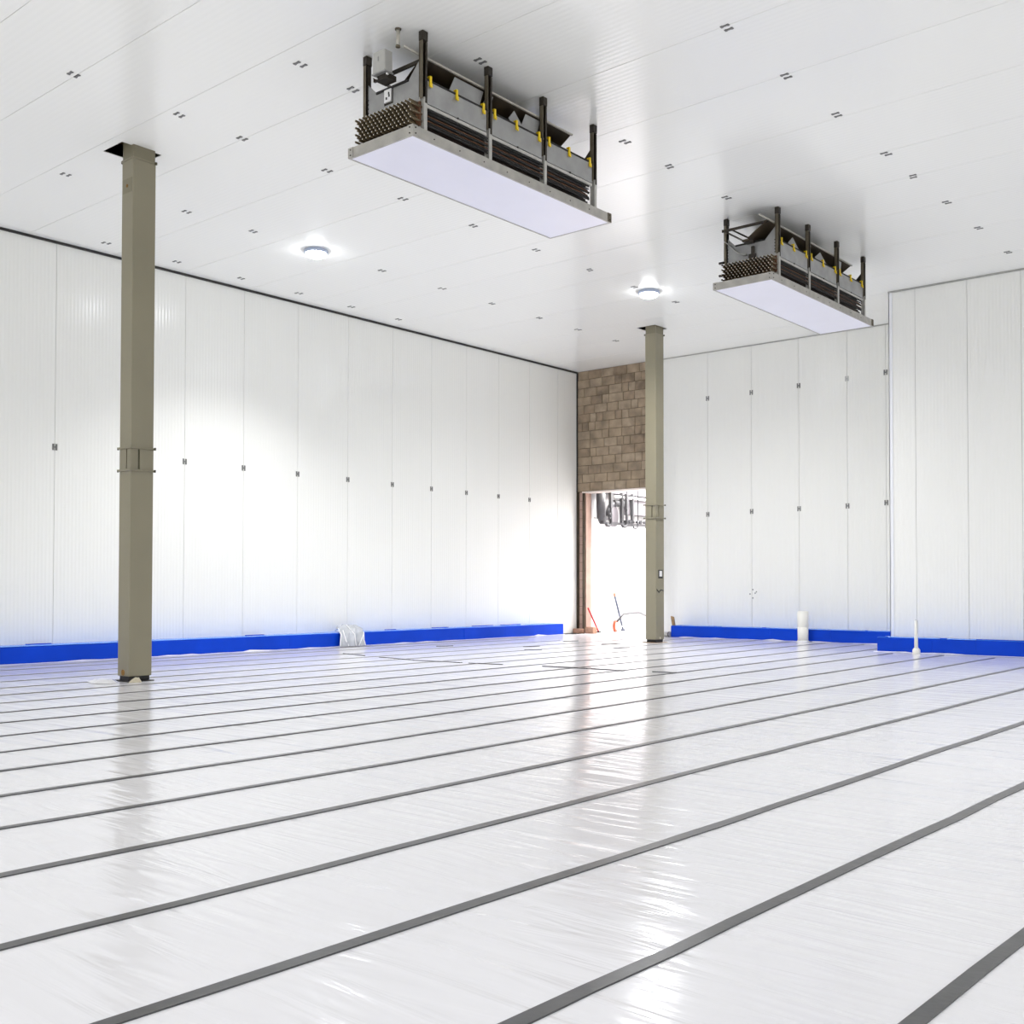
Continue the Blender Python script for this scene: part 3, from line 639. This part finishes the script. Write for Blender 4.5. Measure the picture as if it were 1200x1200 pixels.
# ------------------------------------------------------------------ ceiling lamps
def lamp(x, y, label, watt, cone=118, blend=0.35):
    t = thing('ceiling_lamp', (x, y, ZC), label, 'lamp', 'round ceiling lamps')
    MB().lathe([(0, ZC - .001), (.185, ZC - .001), (.20, ZC - .02), (.195, ZC - .05), (.15, ZC - .06)], x, y, 32).build('lamp_base', M['lampbase'], t)
    MB().lathe([(.165, ZC - .055), (.17, ZC - .075), (.14, ZC - .105), (.08, ZC - .125), (0.0, ZC - .13)], x, y, 32).build('lamp_dome', M['dome'], t)
    l = bpy.data.lights.new('lamp_light', 'SPOT'); l.energy = watt; l.color = LAMP; l.spot_size = math.radians(cone); l.spot_blend = blend; l.shadow_soft_size = .16
    o = bpy.data.objects.new('lamp_light', l); C.objects.link(o); o.location = (x, y, ZC - .15)
lamp(-13.9, 11.42, 'round glowing ceiling lamp near the left wall', 2300, 122, 0.7)
lamp(-11.07, 17.02, 'round glowing ceiling lamp just above the farther column', 3300, 160, 0.9)
for x, y, label, watt in [(-13.9, 2.0, 'added ceiling lamp near the left wall, behind the photographer', 700), (-8.2, 0.6, 'added ceiling lamp in the middle of the hall, nearest end', 350),
                    (-2.6, 3.0, 'added ceiling lamp straight above the photographer', 150), (2.8, 9.5, 'added ceiling lamp beside the unseen right wall', 1500),
                    (-1.2, 9.0, 'added ceiling lamp right of the nearer cooler, outside the picture', 600), (-1.2, 16.0, 'added ceiling lamp in front of the right block wall', 1500)]:
    lamp(x, y, label, watt, 165, 1.0)  # unseen lamps added to brighten the hall from outside the frame

# ------------------------------------------------------------------ small things
p = thing('floor_pipe', (-10.24, 21.72, 0), 'wide white plastic pipe standing in front of the back kerb', 'pipe')
MB().tube([(-10.24, 21.72, -.02), (-10.24, 21.72, .36)], .112, 24).build('pipe_barrel', M['pvc'], p)
MB().tube([(-10.24, 21.72, .33), (-10.24, 21.72, .345), (-10.24, 21.72, .66)], [.112, .117, .117], 24).build('pipe_sleeve', M['pvc'], p)
MB().tube([(-10.24, 21.72, 0.0), (-10.24, 21.72, .04)], [.15, .12], 24).build('foil_collar', M['foil'], p)
MB().tube([(-10.24, 21.72, .655), (-10.24, 21.72, .664)], .09, 20).build('pipe_mouth', M['pvc'], p)
p = thing('floor_pipe', (-6.95, 19.28, 0), 'thin white plastic pipe standing before the kerb of the right block', 'pipe')
MB().tube([(-6.95, 19.28, .08), (-6.952, 19.28, .30), (-6.955, 19.28, .60)], [.034, .030, .026], 16).build('pipe_barrel', M['pvc'], p)
MB().tube([(-6.95, 19.28, -.02), (-6.95, 19.28, .075), (-6.95, 19.28, .11)], [.066, .066, .042], 16).build('pipe_socket', M['pvc'], p)
MB().tube([(-6.955, 19.28, .595), (-6.955, 19.28, .603)], .019, 12).build('pipe_mouth', M['dark'], p)
MB().tube([(-6.93, 19.28, .36), (-6.93, 19.28, .60)], .008, 6).build('pipe_seam', M['fast2'], p)

# grey plastic sheet slung over the kerb
sx = [(XL + .16, .36), (XL + .22, .41), (XL + .33, .405), (XL + .485, .34), (XL + .52, .24), (XL + .53, .12), (XL + .56, .012)]
n = 22; vs = []; rr = random.Random(9)
for i, (x, z) in enumerate(sx):
    for j in range(n + 1):
        u = j / n; wdt = (.46, .48, .55, .62, .64, .66, .68)[i]; yc = 14.20 + (.17, .16, .14, .10, .08, .07, .06)[i]
        fold_ = .022 * math.sin(u * 21 + i * .5) + .012 * math.sin(u * 47 - i)
        edge = -.06 * max(0, abs(u - .5) * 2 - .75) * 4 if i < 4 else 0
        vs.append((x + (fold_ if i > 2 else fold_ * .3), yc + (u - .5) * wdt + rr.uniform(-.006, .006), max(.008, z + (fold_ * .8 if i < 4 else 0) + edge)))
m_ = len(sx)
vs2 = [(x - .012, y, max(.004, z - .012)) for x, y, z in vs]
fs = [(i * (n + 1) + j, i * (n + 1) + j + 1, (i + 1) * (n + 1) + j + 1, (i + 1) * (n + 1) + j) for i in range(m_ - 1) for j in range(n)]
K = len(vs); fs += [tuple(K + q for q in reversed(f)) for f in fs]
rim = [j for j in range(n + 1)] + [i * (n + 1) + n for i in range(1, m_)] + [(m_ - 1) * (n + 1) + j for j in range(n - 1, -1, -1)] + [i * (n + 1) for i in range(m_ - 2, 0, -1)]
fs += [(rim[i], rim[(i + 1) % len(rim)], K + rim[(i + 1) % len(rim)], K + rim[i]) for i in range(len(rim))]
sack = thing('plastic_sack', (XL + .4, 14.3, 0), 'crumpled grey plastic sack slung over the blue kerb at the left wall', 'sack')
MB().add(vs + vs2, fs, True).build('sack_body', M['plastic'], sack)
for path in ([(0, 0), (2, 0), (4, 0), (6, 0)], [(3, 3), (5, 5), (6, 8)], [(2, 8), (4, 12), (6, 14)], [(3, 22), (4, 20), (6, 16)], [(3, 22), (5, 22), (6, 22)]):
    MB().tube([Vector(vs[i * (n + 1) + j]) + Vector((.012, 0, .004)) for i, j in path], .012, 6).build('sack_fold', M['sackhem'], sack)

# wooden offcut and pipe end by the back kerb
tag(MB().prism([(-13.63, .267), (-13.565, .267), (-13.60, .47), (-13.67, .49)], 1, 21.93, 21.98).build('wooden_offcut', M['wood']), 'brown wooden offcut standing on the left end of the back kerb', 'wood')
gp = thing('grey_pipe_end', (-13.7, 21.9, 0), 'short grey pipe end lying left of the back kerb', 'pipe')
MB().tube([(-14.0, 22.0, .062), (-13.67, 21.92, .062)], .06, 12).build('pipe_barrel', M['fast2'], gp)
MB().tube([(-13.72, 21.932, .062), (-13.68, 21.923, .062)], .0619, 12).build('pipe_collar', M['duct'], gp)

# timber blocks at the jamb
tag(MB().cbox(-16.70, -16.42, 22.12, 22.24, .0, .11, .01).build('timber_block', M['timber']), 'low pale timber block at the foot of the doorway jamb', 'wood')
tag(MB().cbox(-16.34, -16.08, 22.15, 22.32, .0, .16, .01).build('timber_block', M['timber']), 'taller pinkish timber block just inside the doorway, by the red handle', 'wood')
# red and grey handles, barrow
rs = thing('red_handled_tool', (-16.25, 22.70, 0), 'red tool handle leaning by the left jamb of the doorway', 'tool')
MB().tube([(-16.25, 22.62, .03), (-16.32, 22.26, .64)], .022, 8).build('handle', M['red'], rs)
MB().cbox(-16.32, -16.20, 22.58, 22.68, .0, .035, .005).build('tool_head', M['dark'], rs)
gs = thing('push_broom', (-16.36, 23.88, 0), 'blue grey broom handle leaning on the white corridor wall', 'broom')
MB().tube([(-16.36, 23.88, .05), (-16.45, 23.64, .92)], .027, 8).build('handle', M['greyh'], gs)
MB().tube([(-16.45, 23.64, .92), (-16.455, 23.615, 1.01)], .031, 8).build('grip', M['timber'], gs)
MB().cbox(-16.40, -16.33, 23.83, 23.95, .0, .06, .01).build('broom_head', M['greyh'], gs)
wh = thing('wheelbarrow', (-16.15, 23.2, 0), 'barrow with an orange wheel and bent tube handles behind the doorway', 'barrow')
MB().tube([(-16.18, 23.22, .155), (-16.12, 23.24, .155)], .15, 20).build('wheel', M['orange'], wh)
MB().tube([(-16.118, 23.24, .155), (-16.10, 23.242, .155)], .10, 16).build('wheel_rim', M['pinkedge'], wh)
MB().tube([(-16.13, 23.28, .28), (-16.10, 23.52, .46), (-16.07, 23.88, .49), (-16.07, 24.23, .49), (-16.05, 24.58, .38), (-16.05, 24.98, .18), (-16.05, 25.2, .02)], .028, 8).build('tube_handle', M['duct'], wh)
MB().tube([(-16.09, 23.24, .155), (-16.08, 23.68, .14), (-16.07, 24.38, .2), (-16.05, 24.88, .24)], .018, 8).build('lower_tube', M['fast2'], wh)

# overhead hook conveyor past the doorway
hc = thing('overhead_conveyor', (-16.2, 24, 3.6), 'grey overhead rail, rollers, frame and bent duct inside the top of the doorway', 'conveyor')
MB().box(-16.30, -16.18, 22.75, 29, 2.80, 2.86).build('rail_beam', M['duct'], hc)
MB().box(-16.42, -16.36, 22.65, 29, 2.93, 2.97).build('upper_rail', M['label'], hc)
for k in range(9):
    MB().tube([(-16.15, 23.86 + k * .17, 2.90), (-16.10, 23.86 + k * .17, 2.90)], .035 if k % 3 else .05, 10).build('roller', M['hookm'], hc)
MB().box(-16.30, -16.12, 23.72, 24.0, 2.78, 2.93).build('trolley', M['hookm'], hc)
MB().box(-16.3, -16.12, 24.85, 25.05, 2.78, 2.96).build('trolley', M['hookm'], hc)
arc = [(-16.30, 22.80, 3.62), (-16.30, 22.80, 3.2), (-16.30, 22.82, 3.02), (-16.30, 22.92, 2.95)]
MB().tube([(-16.28, 22.76, 3.62), (-16.28, 22.76, 3.25), (-16.28, 22.78, 3.0), (-16.28, 22.86, 2.88)], .12, 14).build('duct_leg', M['duct'], hc)
MB().tube([(-16.26, 23.05 + .34 * (1 - math.cos(a)), 3.02 + .34 * math.sin(a)) for a in [i * math.pi / 8 for i in range(5)]], .07, 12).build('duct_bend', M['duct'], hc)
MB().tube([(-16.32, 23.32, 3.02), (-16.24, 23.34, 3.02)], .27, 24).build('duct_disc', M['lilac'], hc)
MB().tube([(-16.26, 23.30, 3.36), (-16.26, 23.75, 3.38)], .09, 12).build('duct_branch', M['duct'], hc)
for k, (y, r, zb, label) in enumerate([(22.86, .035, 2.74, 'nearest steel hook hanging left in the doorway top'), (23.58, .035, 2.74, 'middle steel hook hanging in the doorway top'), (24.10, .022, 2.72, 'thin small hook, farthest of those in the doorway')]):
    h = thing('steel_hook', (-16.03, y, 3.5), label, 'hook', 'hooks above the doorway')
    top = 3.6 if k < 2 else 2.95
    MB().tube([(-16.03, y, top), (-16.03, y, 4.70)], .012, 8).build('hanger_rod', M['hookm'], h)
    MB().tube([(-16.03, y, top), (-16.03, y, zb + .10), (-16.03, y - .02, zb + .03), (-16.03, y - .10, zb), (-16.03, y - .19, zb + .01), (-16.03, y - .22, zb + .06)], r, 10).build('hook_shank', M['hookm'], h)
    if k < 2: MB().cbox(-16.07, -15.99, y - .05, y + .05, 3.2, 3.62, .008).build('hook_hanger', M['duct'], h)
    if k == 0: MB().tube([(-16.03, y - .02, 2.98), (-16.00, y - .08, 3.06), (-15.99, y - .14, 2.98), (-16.00, y - .08, 2.92), (-16.03, y - .02, 2.96)], .02, 8).build('hook_ring', M['hookm'], h)
for y in (23.50, 24.0, 25.0): MB().box(-16.2, -16.12, y, y + .07, 2.86, 3.64).build('frame_strut', M['duct'], hc)
MB().box(-16.22, -16.14, 23.2, 26.4, 3.50, 3.56).build('frame_beam', M['label'], hc)
MB().box(-16.45, -16.22, 23.9, 26.6, 3.10, 3.48).build('cable_tray', M['lilac'], hc)
